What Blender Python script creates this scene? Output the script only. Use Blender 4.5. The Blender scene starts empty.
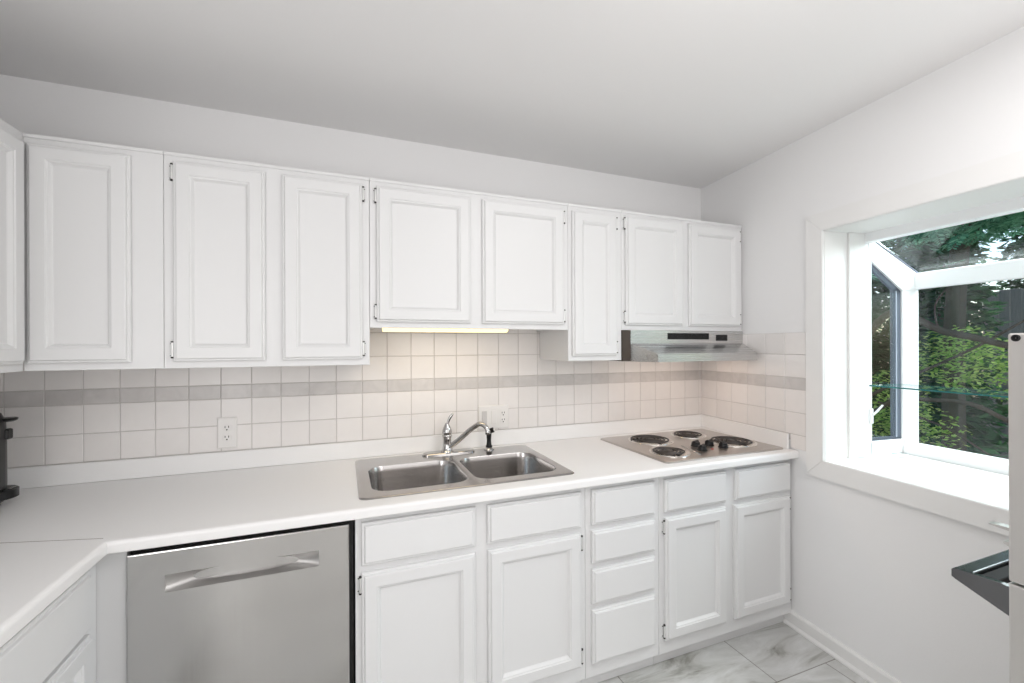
import bpy, bmesh, math, random
from mathutils import Vector, Matrix

random.seed(7)
sc = bpy.context.scene
COL = sc.collection

# ------------------------------------------------------------------ camera
YAW, ROLL = math.radians(21.177), math.radians(-0.198)
cam_d = bpy.data.cameras.new('camera')
cam_d.sensor_fit = 'HORIZONTAL'
cam_d.sensor_width = 36.0
cam_d.lens = 434.7 / 1024 * 36.0
cam_d.shift_y = 3.738 / 1024
cam_d.clip_start = 0.02
cam = bpy.data.objects.new('camera', cam_d)
COL.objects.link(cam)
fw = Vector((math.sin(YAW), math.cos(YAW), 0))
rt = Vector((math.cos(YAW), -math.sin(YAW), 0))
up = rt.cross(fw)
rt2 = rt * math.cos(ROLL) + up * math.sin(ROLL)
up2 = -rt * math.sin(ROLL) + up * math.cos(ROLL)
M = Matrix((rt2, up2, -fw)).transposed().to_4x4()
M.translation = Vector((-2.078, -2.098, 1.360))
cam.matrix_world = M
sc.camera = cam

# ------------------------------------------------------------------ sky, sun, room and fill lights, exposure
sc.view_settings.view_transform = 'Standard'
sc.view_settings.look = 'None'
sc.view_settings.gamma = 1.0
sc.view_settings.use_curve_mapping = False
sc.view_settings.exposure = 0.09

world = bpy.data.worlds.new('sky')
sc.world = world
world.use_nodes = True
wn = world.node_tree.nodes
wl = world.node_tree.links
bg = wn['Background']
sky = wn.new('ShaderNodeTexSky')
sky.sky_type = 'NISHITA'
sky.sun_disc = False
sky.sun_elevation = math.radians(58)
sky.sun_rotation = math.radians(100)
sky.air_density = 1.0
sky.dust_density = 2.0
wl.new(sky.outputs[0], bg.inputs[0])
bg.inputs[1].default_value = 0.30


def light(name, kind, loc, energy, color=(1, 1, 1), aim=None, **kw):
    d = bpy.data.lights.new(name, kind)
    d.energy = energy
    d.color = color
    for k, v in kw.items():
        setattr(d, k, v)
    o = bpy.data.objects.new(name, d)
    COL.objects.link(o)
    o.location = loc
    if aim is not None:
        o.rotation_euler = (Vector(aim) - Vector(loc)).to_track_quat('-Z', 'Y').to_euler()
    return o


light('sun', 'SUN', (6, -3, 8), 3.2, (1, 0.96, 0.9), aim=(2.4, -1.2, 0.0), angle=math.radians(3))
light('ceiling_lamp', 'POINT', (-1.25, -1.50, 2.06), 1.4, (1, 0.975, 0.95), shadow_soft_size=.14)
light('overhead_fill_panel', 'AREA', (-1.0, -1.75, 2.30), 8.5, (1, .985, .985), aim=(-1.0, -1.75, 0), shape='RECTANGLE', size=0.9, size_y=.4)  # added unseen area fill, evens out the floor and lower right wall
light('ceiling_bounce_fill', 'AREA', (-1.5, -3.2, 0.9), 19, (1, 0.985, 0.985), aim=(-1.5, -3.0, 2.33), shape='RECTANGLE', size=2.0, size_y=1.6)  # added fill aimed upward so the ceiling spreads soft light forward
light('left_side_fill', 'AREA', (-3.22, -2.9, 1.20), 28, (1, 0.985, 0.985), aim=(0, -.9, 0.0), shape='RECTANGLE', size=1.4, size_y=1.6)  # added fill from the left for the lower right side; no doorway there
light('rear_right_fill', 'AREA', (-0.80, -3.3, 1.50), 8, (1, 0.985, 0.985), aim=(-2.0, 0, 1.1), shape='RECTANGLE', size=.9, size_y=1.4)  # made-up fill behind the camera, models the doors from the right; no window there
# daylight falling through the garden window
light('window_daylight', 'AREA', (0.72, -1.35, 2.15), 22, (0.95, 0.98, 1.0), aim=(-0.05, -1.25, 0.9), shape='RECTANGLE', size=0.7, size_y=0.9)

# ------------------------------------------------------------------ materials
def mat(name, base=(.8, .8, .8), rough=.5, metal=0.0, spec=.5, bump=0.0, bscale=200., var=0.0, vscale=6.0, coat=0.0, stretch=None):
    m = bpy.data.materials.new(name)
    m.use_nodes = True
    nt = m.node_tree
    N, L = nt.nodes, nt.links
    b = N['Principled BSDF']
    b.inputs['Base Color'].default_value = (*base, 1)
    b.inputs['Roughness'].default_value = rough
    b.inputs['Metallic'].default_value = metal
    b.inputs['Specular IOR Level'].default_value = spec
    b.inputs['Coat Weight'].default_value = coat
    tc = N.new('ShaderNodeTexCoord')
    src = tc.outputs['Object']
    if stretch:
        mp = N.new('ShaderNodeMapping')
        mp.inputs['Scale'].default_value = stretch
        L.new(src, mp.inputs[0])
        src = mp.outputs[0]
    if bump:
        n = N.new('ShaderNodeTexNoise')
        n.inputs['Scale'].default_value = bscale
        n.inputs['Detail'].default_value = 3
        L.new(src, n.inputs['Vector'])
        bp = N.new('ShaderNodeBump')
        bp.inputs['Strength'].default_value = bump
        bp.inputs['Distance'].default_value = 0.002
        L.new(n.outputs['Fac'], bp.inputs['Height'])
        L.new(bp.outputs[0], b.inputs['Normal'])
    if var:
        n2 = N.new('ShaderNodeTexNoise')
        n2.inputs['Scale'].default_value = vscale
        n2.inputs['Detail'].default_value = 4
        L.new(src, n2.inputs['Vector'])
        mx = N.new('ShaderNodeMix')
        mx.data_type = 'RGBA'
        mx.inputs[6].default_value = (*[c * (1 - var) for c in base], 1)
        mx.inputs[7].default_value = (*[min(1, c * (1 + var)) for c in base], 1)
        L.new(n2.outputs['Fac'], mx.inputs[0])
        L.new(mx.outputs[2], b.inputs['Base Color'])
    return m


def steel_mat(name, base, rough, stretch, var=.03, aniso=.1):
    m = mat(name, base, rough, 1.0)
    nt = m.node_tree
    N, L = nt.nodes, nt.links
    b = N['Principled BSDF']
    b.inputs['Anisotropic'].default_value = aniso
    tc = [n for n in N if n.bl_idname == 'ShaderNodeTexCoord'][0]
    mp = N.new('ShaderNodeMapping')
    mp.inputs['Scale'].default_value = stretch
    L.new(tc.outputs['Object'], mp.inputs[0])
    n = N.new('ShaderNodeTexNoise')
    n.inputs['Scale'].default_value = 1.0
    n.inputs['Detail'].default_value = 5
    L.new(mp.outputs[0], n.inputs['Vector'])
    r = N.new('ShaderNodeMapRange')
    r.inputs[3].default_value = rough * .8
    r.inputs[4].default_value = rough * 1.25
    L.new(n.outputs['Fac'], r.inputs[0])
    L.new(r.outputs[0], b.inputs['Roughness'])
    mx = N.new('ShaderNodeMix')
    mx.data_type = 'RGBA'
    mx.inputs[6].default_value = (*[c * (1 - var) for c in base], 1)
    mx.inputs[7].default_value = (*[c * (1 + var) for c in base], 1)
    L.new(n.outputs['Fac'], mx.inputs[0])
    L.new(mx.outputs[2], b.inputs['Base Color'])
    return m


def tile_mat(name, base, var, island=.03, rough=.25):
    m = mat(name, base, rough)
    nt = m.node_tree
    N, L = nt.nodes, nt.links
    b = N['Principled BSDF']
    g = N.new('ShaderNodeNewGeometry')
    tc = [n for n in N if n.bl_idname == 'ShaderNodeTexCoord'][0]
    n = N.new('ShaderNodeTexNoise')
    n.inputs['Scale'].default_value = 14
    n.inputs['Detail'].default_value = 5
    n.inputs['Distortion'].default_value = 1.2
    L.new(tc.outputs['Object'], n.inputs['Vector'])
    a = N.new('ShaderNodeMath'); a.operation = 'MULTIPLY_ADD'
    a.inputs[1].default_value = island * 2
    a.inputs[2].default_value = 1 - island
    L.new(g.outputs['Random Per Island'], a.inputs[0])
    a2 = N.new('ShaderNodeMath'); a2.operation = 'MULTIPLY_ADD'
    a2.inputs[1].default_value = var * 2
    a2.inputs[2].default_value = 1 - var
    L.new(n.outputs['Fac'], a2.inputs[0])
    p = N.new('ShaderNodeMath'); p.operation = 'MULTIPLY'
    L.new(a.outputs[0], p.inputs[0]); L.new(a2.outputs[0], p.inputs[1])
    v = N.new('ShaderNodeVectorMath'); v.operation = 'SCALE'
    v.inputs[0].default_value = base
    L.new(p.outputs[0], v.inputs['Scale'])
    L.new(v.outputs[0], b.inputs['Base Color'])
    return m


def floor_mat():
    m = mat('grey_marble_floor_tile', (.5, .5, .49), .3)
    nt = m.node_tree
    N, L = nt.nodes, nt.links
    b = N['Principled BSDF']
    tc = [n for n in N if n.bl_idname == 'ShaderNodeTexCoord'][0]
    mp = N.new('ShaderNodeMapping')
    mp.inputs['Rotation'].default_value = (0, 0, math.radians(-18))
    mp.inputs['Scale'].default_value = (1.6, 5.5, 1)
    L.new(tc.outputs['Object'], mp.inputs[0])
    n = N.new('ShaderNodeTexNoise')
    n.inputs['Scale'].default_value = 1.8
    n.inputs['Detail'].default_value = 8
    n.inputs['Roughness'].default_value = .62
    n.inputs['Distortion'].default_value = 1.0
    L.new(mp.outputs[0], n.inputs['Vector'])
    cr = N.new('ShaderNodeValToRGB')
    e = cr.color_ramp.elements
    e[0].position = .30; e[0].color = (.29, .283, .255, 1)
    e[1].position = .68; e[1].color = (.76, .765, .76, 1)
    k = e.new(.44); k.color = (.58, .58, .56, 1)
    L.new(n.outputs['Fac'], cr.inputs[0])
    br = N.new('ShaderNodeTexBrick')
    br.inputs['Scale'].default_value = 1.0
    br.inputs['Brick Width'].default_value = .578
    br.inputs['Row Height'].default_value = .30
    br.inputs['Mortar Size'].default_value = .0022
    br.inputs['Mortar Smooth'].default_value = .1
    br.offset = .5
    br.inputs['Color1'].default_value = (1, 1, 1, 1)
    br.inputs['Color2'].default_value = (.93, .93, .93, 1)
    br.inputs['Mortar'].default_value = (.42, .40, .38, 1)
    mp2 = N.new('ShaderNodeMapping')
    mp2.inputs['Location'].default_value = (.455 + .578 * 4.5, .85 + .30 * 14, 0)
    L.new(tc.outputs['Object'], mp2.inputs[0])
    L.new(mp2.outputs[0], br.inputs['Vector'])
    mx = N.new('ShaderNodeMix'); mx.data_type = 'RGBA'; mx.blend_type = 'MULTIPLY'
    mx.inputs[0].default_value = 1
    L.new(cr.outputs[0], mx.inputs[6]); L.new(br.outputs[0], mx.inputs[7])
    L.new(mx.outputs[2], b.inputs['Base Color'])
    return m


def emit_mat(name, color, strength):
    m = bpy.data.materials.new(name)
    m.use_nodes = True
    nt = m.node_tree
    b = nt.nodes['Principled BSDF']
    b.inputs['Base Color'].default_value = (*color, 1)
    b.inputs['Emission Color'].default_value = (*color, 1)
    b.inputs['Emission Strength'].default_value = strength
    return m


def glass_mat(name, tint, refl=.05):
    m = bpy.data.materials.new(name)
    m.use_nodes = True
    nt = m.node_tree
    N, L = nt.nodes, nt.links
    for x in list(N):
        N.remove(x)
    out = N.new('ShaderNodeOutputMaterial')
    tr = N.new('ShaderNodeBsdfTransparent'); tr.inputs[0].default_value = (*tint, 1)
    gl = N.new('ShaderNodeBsdfGlossy'); gl.inputs['Roughness'].default_value = 0.0
    gl.inputs[0].default_value = (1, 1, 1, 1)
    lw = N.new('ShaderNodeLayerWeight'); lw.inputs[0].default_value = .5
    pw = N.new('ShaderNodeMath'); pw.operation = 'POWER'; pw.inputs[1].default_value = 5.0
    L.new(lw.outputs['Facing'], pw.inputs[0])
    fr = N.new('ShaderNodeMath'); fr.operation = 'MULTIPLY_ADD'; fr.inputs[1].default_value = .9; fr.inputs[2].default_value = .02
    L.new(pw.outputs[0], fr.inputs[0])
    mx = N.new('ShaderNodeMixShader')
    L.new(fr.outputs[0], mx.inputs[0])
    L.new(tr.outputs[0], mx.inputs[1]); L.new(gl.outputs[0], mx.inputs[2])
    L.new(mx.outputs[0], out.inputs[0])
    return m


def leaf_mat(name, c1, c2):
    m = bpy.data.materials.new(name)
    m.use_nodes = True
    nt = m.node_tree
    N, L = nt.nodes, nt.links
    for x in list(N):
        N.remove(x)
    out = N.new('ShaderNodeOutputMaterial')
    g = N.new('ShaderNodeNewGeometry')
    mx = N.new('ShaderNodeMix'); mx.data_type = 'RGBA'
    mx.inputs[6].default_value = (*c1, 1); mx.inputs[7].default_value = (*c2, 1)
    L.new(g.outputs['Random Per Island'], mx.inputs[0])
    d = N.new('ShaderNodeBsdfDiffuse')
    t = N.new('ShaderNodeBsdfTranslucent')
    ms = N.new('ShaderNodeMixShader'); ms.inputs[0].default_value = .5
    L.new(mx.outputs[2], d.inputs[0]); L.new(mx.outputs[2], t.inputs[0])
    L.new(d.outputs[0], ms.inputs[1]); L.new(t.outputs[0], ms.inputs[2])
    L.new(ms.outputs[0], out.inputs[0])
    return m


WALL = mat('wall_paint', (.86, .856, .856), .75, bump=.12, bscale=160)
CEIL = mat('ceiling_paint', (.85, .842, .84), .85, bump=.1, bscale=180)
PAINT = mat('white_cabinet_paint', (.765, .765, .765), .38, bump=.05, bscale=60)
TRIM = mat('white_trim_paint', (.84, .835, .825), .45, bump=.04, bscale=80)
VINYL = mat('white_vinyl', (.88, .89, .9), .35)
LAM = mat('white_laminate', (.87, .862, .855), .32, var=.02, vscale=260)
GROUT = mat('grout', (.60, .57, .55), .9)
TILE = tile_mat('ceramic_tile', (.82, .79, .77), .03, .025)
BAND = tile_mat('grey_marble_border_tile', (.60, .575, .56), .16, .05)
FLOOR = floor_mat()
FSTEEL = steel_mat('pale_brushed_steel', (.66, .64, .62), .38, (160, 160, 1.2))
STEEL = steel_mat('brushed_steel_vertical', (.56, .55, .54), .19, (160, 160, 1.2), aniso=.3)
STEELH = steel_mat('brushed_steel_horizontal', (.60, .595, .59), .26, (1.5, 200, 200))
SINKS = steel_mat('satin_sink_steel', (.47, .455, .445), .20, (3, 120, 120))
POCKET = mat('satin_pocket_steel', (.50, .49, .48), .36, 1.0, var=.02)
DECK = steel_mat('satin_cooktop_steel', (.55, .515, .49), .30, (2, 140, 140))
CHROME = mat('chrome', (.52, .515, .51), .08, 1.0, var=.02)
DKCHROME = mat('dark_chrome', (.22, .22, .225), .22, 1.0, var=.05)
BLACK = mat('black_plastic', (.006, .006, .0065), .30, spec=.35, var=.2, vscale=40)
MBLACK = mat('matte_black', (.01, .01, .01), .7, var=.2, vscale=40)
COIL = mat('burner_coil_metal', (.045, .04, .038), .45, .4, var=.3, vscale=60)
PAN = mat('drip_pan_chrome', (.75, .72, .68), .18, 1.0, var=.03)
BROWN = mat('dark_brown', (.055, .040, .030), .5, var=.25, vscale=30)
PLATE = mat('white_switch_plate', (.82, .80, .78), .35, var=.01)
SWITCH = mat('grey_dimmer_plastic', (.60, .58, .57), .4, var=.01)
SLOT = mat('outlet_slot_dark', (.03, .028, .025), .6, var=.1)
HINGE = mat('hinge_metal', (.74, .74, .73), .3, .6, var=.05)
RED = mat('red_indicator', (.45, .06, .04), .4, var=.05)
WARM = emit_mat('warm_tube_lens', (1.0, .78, .40), 1.5)
HOODLENS = emit_mat('warm_hood_lens', (1.0, .80, .66), 5.0)
GLASS = glass_mat('window_glass', (.93, .97, .96))
ROOFGLASS = glass_mat('tinted_roof_glass', (.94, .985, .975))
EDGE = mat('glass_green_edge', (.02, .16, .15), .1)
SCREEN = mat('insect_screen_grey', (.10, .11, .13), .6, var=.1)
DKFRAME = mat('slate_sash_frame', (.13, .155, .20), .45, var=.05)
BARK = mat('tree_bark', (.08, .06, .042), .9, bump=.8, bscale=30, var=.35, vscale=12)
FENCE = mat('weathered_grey_fence', (.30, .28, .26), .85, var=.3, vscale=9, stretch=(6, 6, .6))
SOIL = mat('garden_soil', (.10, .085, .06), .95, var=.4, vscale=5)
LEAFC = leaf_mat('cedar_spray_green', (.06, .24, .14), (.30, .66, .42))
LEAFY = leaf_mat('sunlit_leaf_green', (.20, .42, .07), (.66, .80, .26))
LEAFD = leaf_mat('dark_leaf_green', (.02, .07, .03), (.08, .20, .08))

# ------------------------------------------------------------------ mesh helpers
class MB:
    def __init__(self):
        self.bm = bmesh.new()
        self.mi = 0

    def v(self, p):
        return self.bm.verts.new(p)

    def f(self, vs, smooth=False):
        try:
            fc = self.bm.faces.new(vs)
        except ValueError:
            return None
        fc.material_index = self.mi
        fc.smooth = smooth
        return fc

    def box(self, x0, x1, y0, y1, z0, z1, bev=0.0, seg=1):
        x0, x1 = min(x0, x1), max(x0, x1)
        y0, y1 = min(y0, y1), max(y0, y1)
        z0, z1 = min(z0, z1), max(z0, z1)
        r = bmesh.ops.create_cube(self.bm, size=1)
        vs = r['verts']
        for w in vs:
            w.co = Vector(((x0 + x1) / 2 + w.co.x * (x1 - x0), (y0 + y1) / 2 + w.co.y * (y1 - y0), (z0 + z1) / 2 + w.co.z * (z1 - z0)))
        fs = set(f for w in vs for f in w.link_faces)
        for f in fs:
            f.material_index = self.mi
        if bev:
            es = list(set(e for w in vs for e in w.link_edges))
            rb = bmesh.ops.bevel(self.bm, geom=es, offset=bev, segments=seg, affect='EDGES', profile=.5)
            for f in rb['faces']:
                f.material_index = self.mi
        return self

    def rings(self, rs, close=True, cap0=False, cap1=True, smooth=False):
        """rs: list of equal-length point lists, bridged one to the next"""
        vr = [[self.v(p) for p in r] for r in rs]
        n = len(vr[0])
        for a, b in zip(vr, vr[1:]):
            for i in range(n if close else n - 1):
                j = (i + 1) % n
                self.f([a[i], a[j], b[j], b[i]], smooth)
        if cap0:
            self.f(list(reversed(vr[0])))
        if cap1:
            self.f(vr[-1])
        return self

    def tube(self, path, r, n=12, cap=True, flat=1.0):
        P = [Vector(p) for p in path]
        R = r if isinstance(r, (list, tuple)) else [r] * len(P)
        rs = []
        prev = None
        for i, p in enumerate(P):
            t = (P[min(i + 1, len(P) - 1)] - P[max(i - 1, 0)]).normalized()
            if prev is None:
                a = Vector((0, 0, 1)) if abs(t.z) < .9 else Vector((0, 1, 0))
                u = a - t * a.dot(t)
            else:
                u = prev - t * prev.dot(t)
            u.normalize()
            prev = u
            w = t.cross(u)
            rs.append([p + (u * math.cos(k * math.tau / n) * flat + w * math.sin(k * math.tau / n)) * R[i] for k in range(n)])
        self.rings(rs, True, cap, cap, True)
        return self

    def lathe(self, prof, c=(0, 0, 0), axis='z', n=24, cap0=False, cap1=False):
        c = Vector(c)
        rs = []
        for r, h in prof:
            ring = []
            for k in range(n):
                a = k * math.tau / n
                x, y = math.cos(a) * r, math.sin(a) * r
                q = {'z': (x, y, h), 'x': (h, x, y), 'y': (x, -h, y)}[axis]
                ring.append(c + Vector(q))
            rs.append(ring)
        self.rings(rs, True, cap0, cap1, True)
        return self

    def panel(self, x0, x1, z0, z1, yb, prof, cap=True):
        """front facing -y; prof = list of (inset, height in front of yb)"""
        rs = []
        for i, d in prof:
            rs.append([(x0 + i, yb - d, z0 + i), (x1 - i, yb - d, z0 + i), (x1 - i, yb - d, z1 - i), (x0 + i, yb - d, z1 - i)])
        self.rings(rs, True, True, cap)
        return self

    def sharp(self, ang=35):
        self.bm.normal_update()
        for e in self.bm.edges:
            if len(e.link_faces) == 2 and e.calc_face_angle(0) > math.radians(ang):
                e.smooth = False
        return self

    def build(self, name, mats, parent=None, recalc=True):
        if recalc:
            bmesh.ops.recalc_face_normals(self.bm, faces=self.bm.faces)
        self.sharp()
        me = bpy.data.meshes.new(name)
        self.bm.to_mesh(me)
        self.bm.free()
        for m in (mats if isinstance(mats, (list, tuple)) else [mats]):
            me.materials.append(m)
        o = bpy.data.objects.new(name, me)
        COL.objects.link(o)
        if parent is not None:
            o.parent = parent
        return o


def rrect(x0, x1, y0, y1, r, z, n=6):
    pts = []
    for cx, cy, a0 in ((x1 - r, y1 - r, 0), (x0 + r, y1 - r, 90), (x0 + r, y0 + r, 180), (x1 - r, y0 + r, 270)):
        for k in range(n + 1):
            a = math.radians(a0 + 90 * k / n)
            pts.append((cx + r * math.cos(a), cy + r * math.sin(a), z))
    return pts


def circle(cx, cy, r, z, n=32):
    return [(cx + r * math.cos(k * math.tau / n), cy + r * math.sin(k * math.tau / n), z) for k in range(n)]


def plate_fill(mb, outer, holes):
    """flat face with holes, at the z of the loops"""
    es = []
    for loop in [outer] + holes:
        vs = [mb.v(p) for p in loop]
        es += [mb.bm.edges.new((vs[i], vs[(i + 1) % len(vs)])) for i in range(len(vs))]
    r = bmesh.ops.triangle_fill(mb.bm, use_beauty=True, use_dissolve=False, edges=es)
    for g in r['geom']:
        if isinstance(g, bmesh.types.BMFace):
            g.material_index = mb.mi


def tag(o, label=None, cat=None, group=None, kind=None):
    for k, v in (('label', label), ('category', cat), ('group', group), ('kind', kind)):
        if v:
            o[k] = v
    return o


def thing(name, loc, label, cat, rz=0.0, group=None):
    o = bpy.data.objects.new(name, None)
    o.empty_display_size = .1
    COL.objects.link(o)
    o.location = loc
    o.rotation_euler = (0, 0, rz)
    return tag(o, label, cat, group)


def struct(o):
    o['kind'] = 'structure'
    return o


# the window wall is not quite square to the back wall
WA = math.radians(-5.448)


def wallroot_matrix(o):
    o.rotation_euler = (0, 0, WA)
    return o
# in that local frame x = outward from the room, y = -distance along the wall from the corner

XL = -3.313          # left wall
ZC = 2.33            # ceiling
YF = -4.3            # wall behind the camera
CT = .853            # counter top

# ------------------------------------------------------------------ room shell
m = MB(); m.box(XL - .2, .9, YF - .2, .15, -.12, 0); struct(m.build('floor', FLOOR))
m = MB(); m.box(XL - .2, .62, YF - .2, .15, ZC, ZC + .12); struct(m.build('ceiling', CEIL))
m = MB(); m.box(XL - .15, .3, 0, .15, 0, ZC); wall_back = struct(m.build('wall_back', WALL))
m = MB(); m.box(XL - .15, XL, YF, 0, 0, ZC); wall_left = struct(m.build('wall_left', WALL))
m = MB(); m.box(XL - .15, .6, YF - .15, YF, 0, ZC); struct(m.build('wall_front', WALL))

dr = bpy.data.objects.new('reflection_door', None); COL.objects.link(dr); struct(dr); dr.location = (-2.72, YF, 0)  # unseen door added to reflect as a dark band in the dishwasher
m = MB(); m.panel(-.38, .38, .01, 2.02, 0, [(0, 0), (0, .03), (.002, .032), (.11, .032), (.125, .024)])
for v_ in m.bm.verts:
    v_.co.y = -v_.co.y
m.build('leaf', BROWN, dr)
m = MB()
m.box(-.46, -.385, 0, .02, 0, 2.10, bev=.002); m.box(.385, .46, 0, .02, 0, 2.10, bev=.002); m.box(-.385, .385, 0, .02, 2.025, 2.10, bev=.002)
m.build('casing', TRIM, dr)

# right wall with the window opening (local frame)
WS0, WS1, WZ0, WZ1, WT = .797, 1.66, .840, 1.866, .20
m = MB()
YE = -4.4
K = .013
m.box(0, WT, -WS0 + K, 0.0, 0, ZC)
m.box(0, WT, YE, -WS1 - K, 0, ZC)
m.box(0, WT, -WS1 - K, -WS0 + K, 0, WZ0 - .019)
m.box(0, WT, -WS1 - K, -WS0 + K, WZ1 + K, ZC)
wall_right = struct(wallroot_matrix(m.build('wall_right', WALL)))

m = MB()   # baseboard with a quarter-round shoe
m.rings([[(-.0, y, 0), (-.020, y, 0), (-.020, y, .008), (-.013, y, .016), (-.011, y, .018), (-.011, y, .062), (-.006, y, .072), (0, y, .074)] for y in (-.585, -1.695)], True, True, True)
struct(wallroot_matrix(m.build('baseboard_right', TRIM)))

# ------------------------------------------------------------------ tiles
ZR = [(.929, 1.0345, 0), (1.0345, 1.144, 0), (1.144, 1.201, 1), (1.201, 1.3105, 0), (1.3105, 1.42, 0), (1.42, 1.462, 0)]
G = .0013
m = MB()
m.mi = 2
m.box(XL, 0, -.0045, 0, .90, 1.47)
xs = [0, -.0285, -.138] + [-.138 - .1095 * k for k in range(1, 29)]
xs = [x for x in xs if x > XL + .03] + [XL]
for z0, z1, band in ZR:
    m.mi = band
    for a, b in zip(xs, xs[1:]):
        m.box(b + G, a - G, -.007, -.003, z0 + G, z1 - G, bev=.0014)
tb = m.build('tile_backsplash', [TILE, BAND, GROUT], wall_back)
m = MB()
ss = [0.008, .0265, .136, .252, .366, .484, .598, .711]
m.mi = 2
m.box(-.0045, 0, -.711, -.006, .90, 1.416)
m.box(-.0045, 0, -.711, -.627, .862, .90)
for z0, z1, band in ZR[:5]:
    m.mi = band
    for a, b in zip(ss, ss[1:]):
        m.box(-.007, -.003, -b + G, -a - G, z0 + G, min(z1, 1.416) - G, bev=.0014)
m.mi = 0
m.box(-.007, -.003, -.711 + G, -.628, .862, .929 - G, bev=.0014)
o = m.build('tile_backsplash', [TILE, BAND, GROUT], wall_right)

# ------------------------------------------------------------------ cabinets
DOOR_PROF = [(0, 0), (0, .010), (.003, .0125), (.0075, .0125), (.0095, .0185), (.012, .020), (.046, .020),
             (.0485, .0172), (.0525, .0160), (.0580, .0085), (.0605, .0066), (.0630, .0066)]
DRAWER_PROF = [(0, 0), (0, .011), (.003, .0135), (.008, .0135), (.0105, .0185), (.013, .020)]
SLAB_PROF = [(0, 0), (0, .016), (.002, .0185), (.0045, .020)]


def add_hinge(door, x, zc, side, yf, h=.056):
    """x = door edge, side = -1 hinge left of that edge, +1 right"""
    m = MB()
    bx = x + side * .0055
    m.mi = 0
    m.box(bx, bx + side * .008, yf - .0030, yf, zc - h * .5, zc + h * .5, bev=.0008)     # leaf on the face frame
    m.mi = 2
    m.lathe([(.0001, -.5 * h), (.0032, -.48 * h), (.0040, -.40 * h), (.0040, .40 * h), (.0032, .48 * h), (.0001, .5 * h)], (x + side * .0040, yf - .0085, zc), n=12)
    m.mi = 1
    for q in (-.36, .36):
        m.lathe([(.0001, .0052), (.0018, .0048), (.0020, .003)], (bx + side * .004, yf, zc + q * h), 'y', n=8, cap1=False)
    for q in (-.47, .47):
        m.lathe([(.0043, -.0025), (.0043, .0025)], (x + side * .0040, yf - .0085, zc + q * h), n=12, cap0=True, cap1=True)
    return m.build('hinge', [PAINT, SLOT, HINGE], door)


def add_door(root, x0, x1, z0, z1, yf, hinge=None, hz=None):
    m = MB()
    m.panel(x0, x1, z0, z1, yf - .0005, DOOR_PROF)
    d = m.build('door', PAINT, root)
    if hinge:
        x, s = (x0, -1) if hinge == 'L' else (x1, 1)
        zs = hz or (z1 - .038, z0 + .040)
        for z in zs:
            add_hinge(d, x, z, s, yf)
    return d


def add_drawer(root, x0, x1, z0, z1, yf, prof=DRAWER_PROF):
    m = MB()
    m.panel(x0, x1, z0, z1, yf - .0005, prof)
    return m.build('drawer', PAINT, root)


def carcass(root, x0, x1, z0, z1, yf, rails=None, depth_back=-.012, floor_up=.02, open_top=False):
    """hollow cabinet: sides, back, bottom, top and a face frame; the frame is closed behind the doors"""
    m = MB()
    e = .0006
    x0 += e; x1 -= e
    t = .016
    m.box(x0, x0 + t, yf + .019, depth_back, z0, z1)
    m.box(x1 - t, x1, yf + .019, depth_back, z0, z1)
    m.box(x0 + t, x1 - t, yf + .019, depth_back, z0 + floor_up, z0 + floor_up + .012)
    m.box(x0 + t, x1 - t, depth_back - .008, depth_back, z0 + floor_up + .012, z1)
    if not open_top:
        m.box(x0 + t, x1 - t, yf + .019, depth_back - .008, z1 - .014, z1)
    m.box(x0, x1, yf, yf + .019, z0, z1, bev=.0012)
    return m.build('body', PAINT, root)


YU = -.325
UT = 2.012
def upper(name_label, x0, x1, z0, doors, hz=None):
    r = thing('wall_cabinet', (0, 0, 0), name_label, 'cabinet', group='wall cabinets')
    body = carcass(r, x0, x1, z0, UT, YU)
    for (a, b, c, d, h) in doors:
        add_door(r, a, b, c, d, YU, h)
    # thin scribe moulding along the top of the face frame
    m = MB()
    m.box(x0 + .0006, x1 - .0006, YU - .004, YU, UT - .012, UT, bev=.0012)
    m.build('top_moulding', PAINT, r)
    return r


D0, D1 = 1.309, 1.981
S0 = 1.453
upper('white single-door wall cabinet in the corner beside the left wall cabinet', -2.9873, -2.637, 1.286, [(-2.975, -2.722, D0, D1, None)])
upper('white wall cabinet with two tall doors, above the single wall outlet', -2.637, -1.983, 1.286, [(-2.608, -2.338, D0, D1, 'L'), (-2.284, -2.010, D0, D1, 'R')])
upper('white wall cabinet with two shorter doors, above the sink and lit lamp', -1.983, -1.114, 1.430, [(-1.957, -1.579, S0, D1, 'L'), (-1.528, -1.140, S0, D1, 'R')])
upper('narrow white wall cabinet with one tall door, between sink and range hood', -1.114, -.822, 1.286, [(-1.096, -.856, D0, D1, 'R')])
upper('white wall cabinet with two short doors, directly above the range hood', -.822, -.034, 1.432, [(-.803, -.455, S0 + .003, D1 + .005, 'L'), (-.413, -.059, S0 + .003, D1 + .005, 'R')])

# wall cabinet on the left wall (local x runs along world +y, local -y faces world +x)
r = thing('wall_cabinet', (XL, -.325, 0), 'white wall cabinet on the left wall, cut off by the photo edge', 'cabinet', rz=math.pi / 2, group='wall cabinets')
carcass(r, -.92, -.0005, 1.286, UT, -.325)
add_door(r, -.46, -.0225, D0, D1, -.325)
add_door(r, -.90, -.485, D0, D1, -.325)

# ------------------------------------------------------------------ base cabinets
YB = -.624
BT = .817
BZ = .062
DRZ0, DRZ1 = .658, .796
DOZ0, DOZ1 = .121, .635


def base(label, x0, x1, toe=True):
    r = thing('base_cabinet', (0, 0, 0), label, 'cabinet', group='base cabinets')
    carcass(r, x0, x1, BZ, BT, YB, open_top=True)
    m = MB()
    m.box(x0 + .0006, x1 - .0006, -.590, -.572, 0.0005, BZ - .0005, bev=.001)
    m.build('toe_kick', PAINT, r)
    return r


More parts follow.
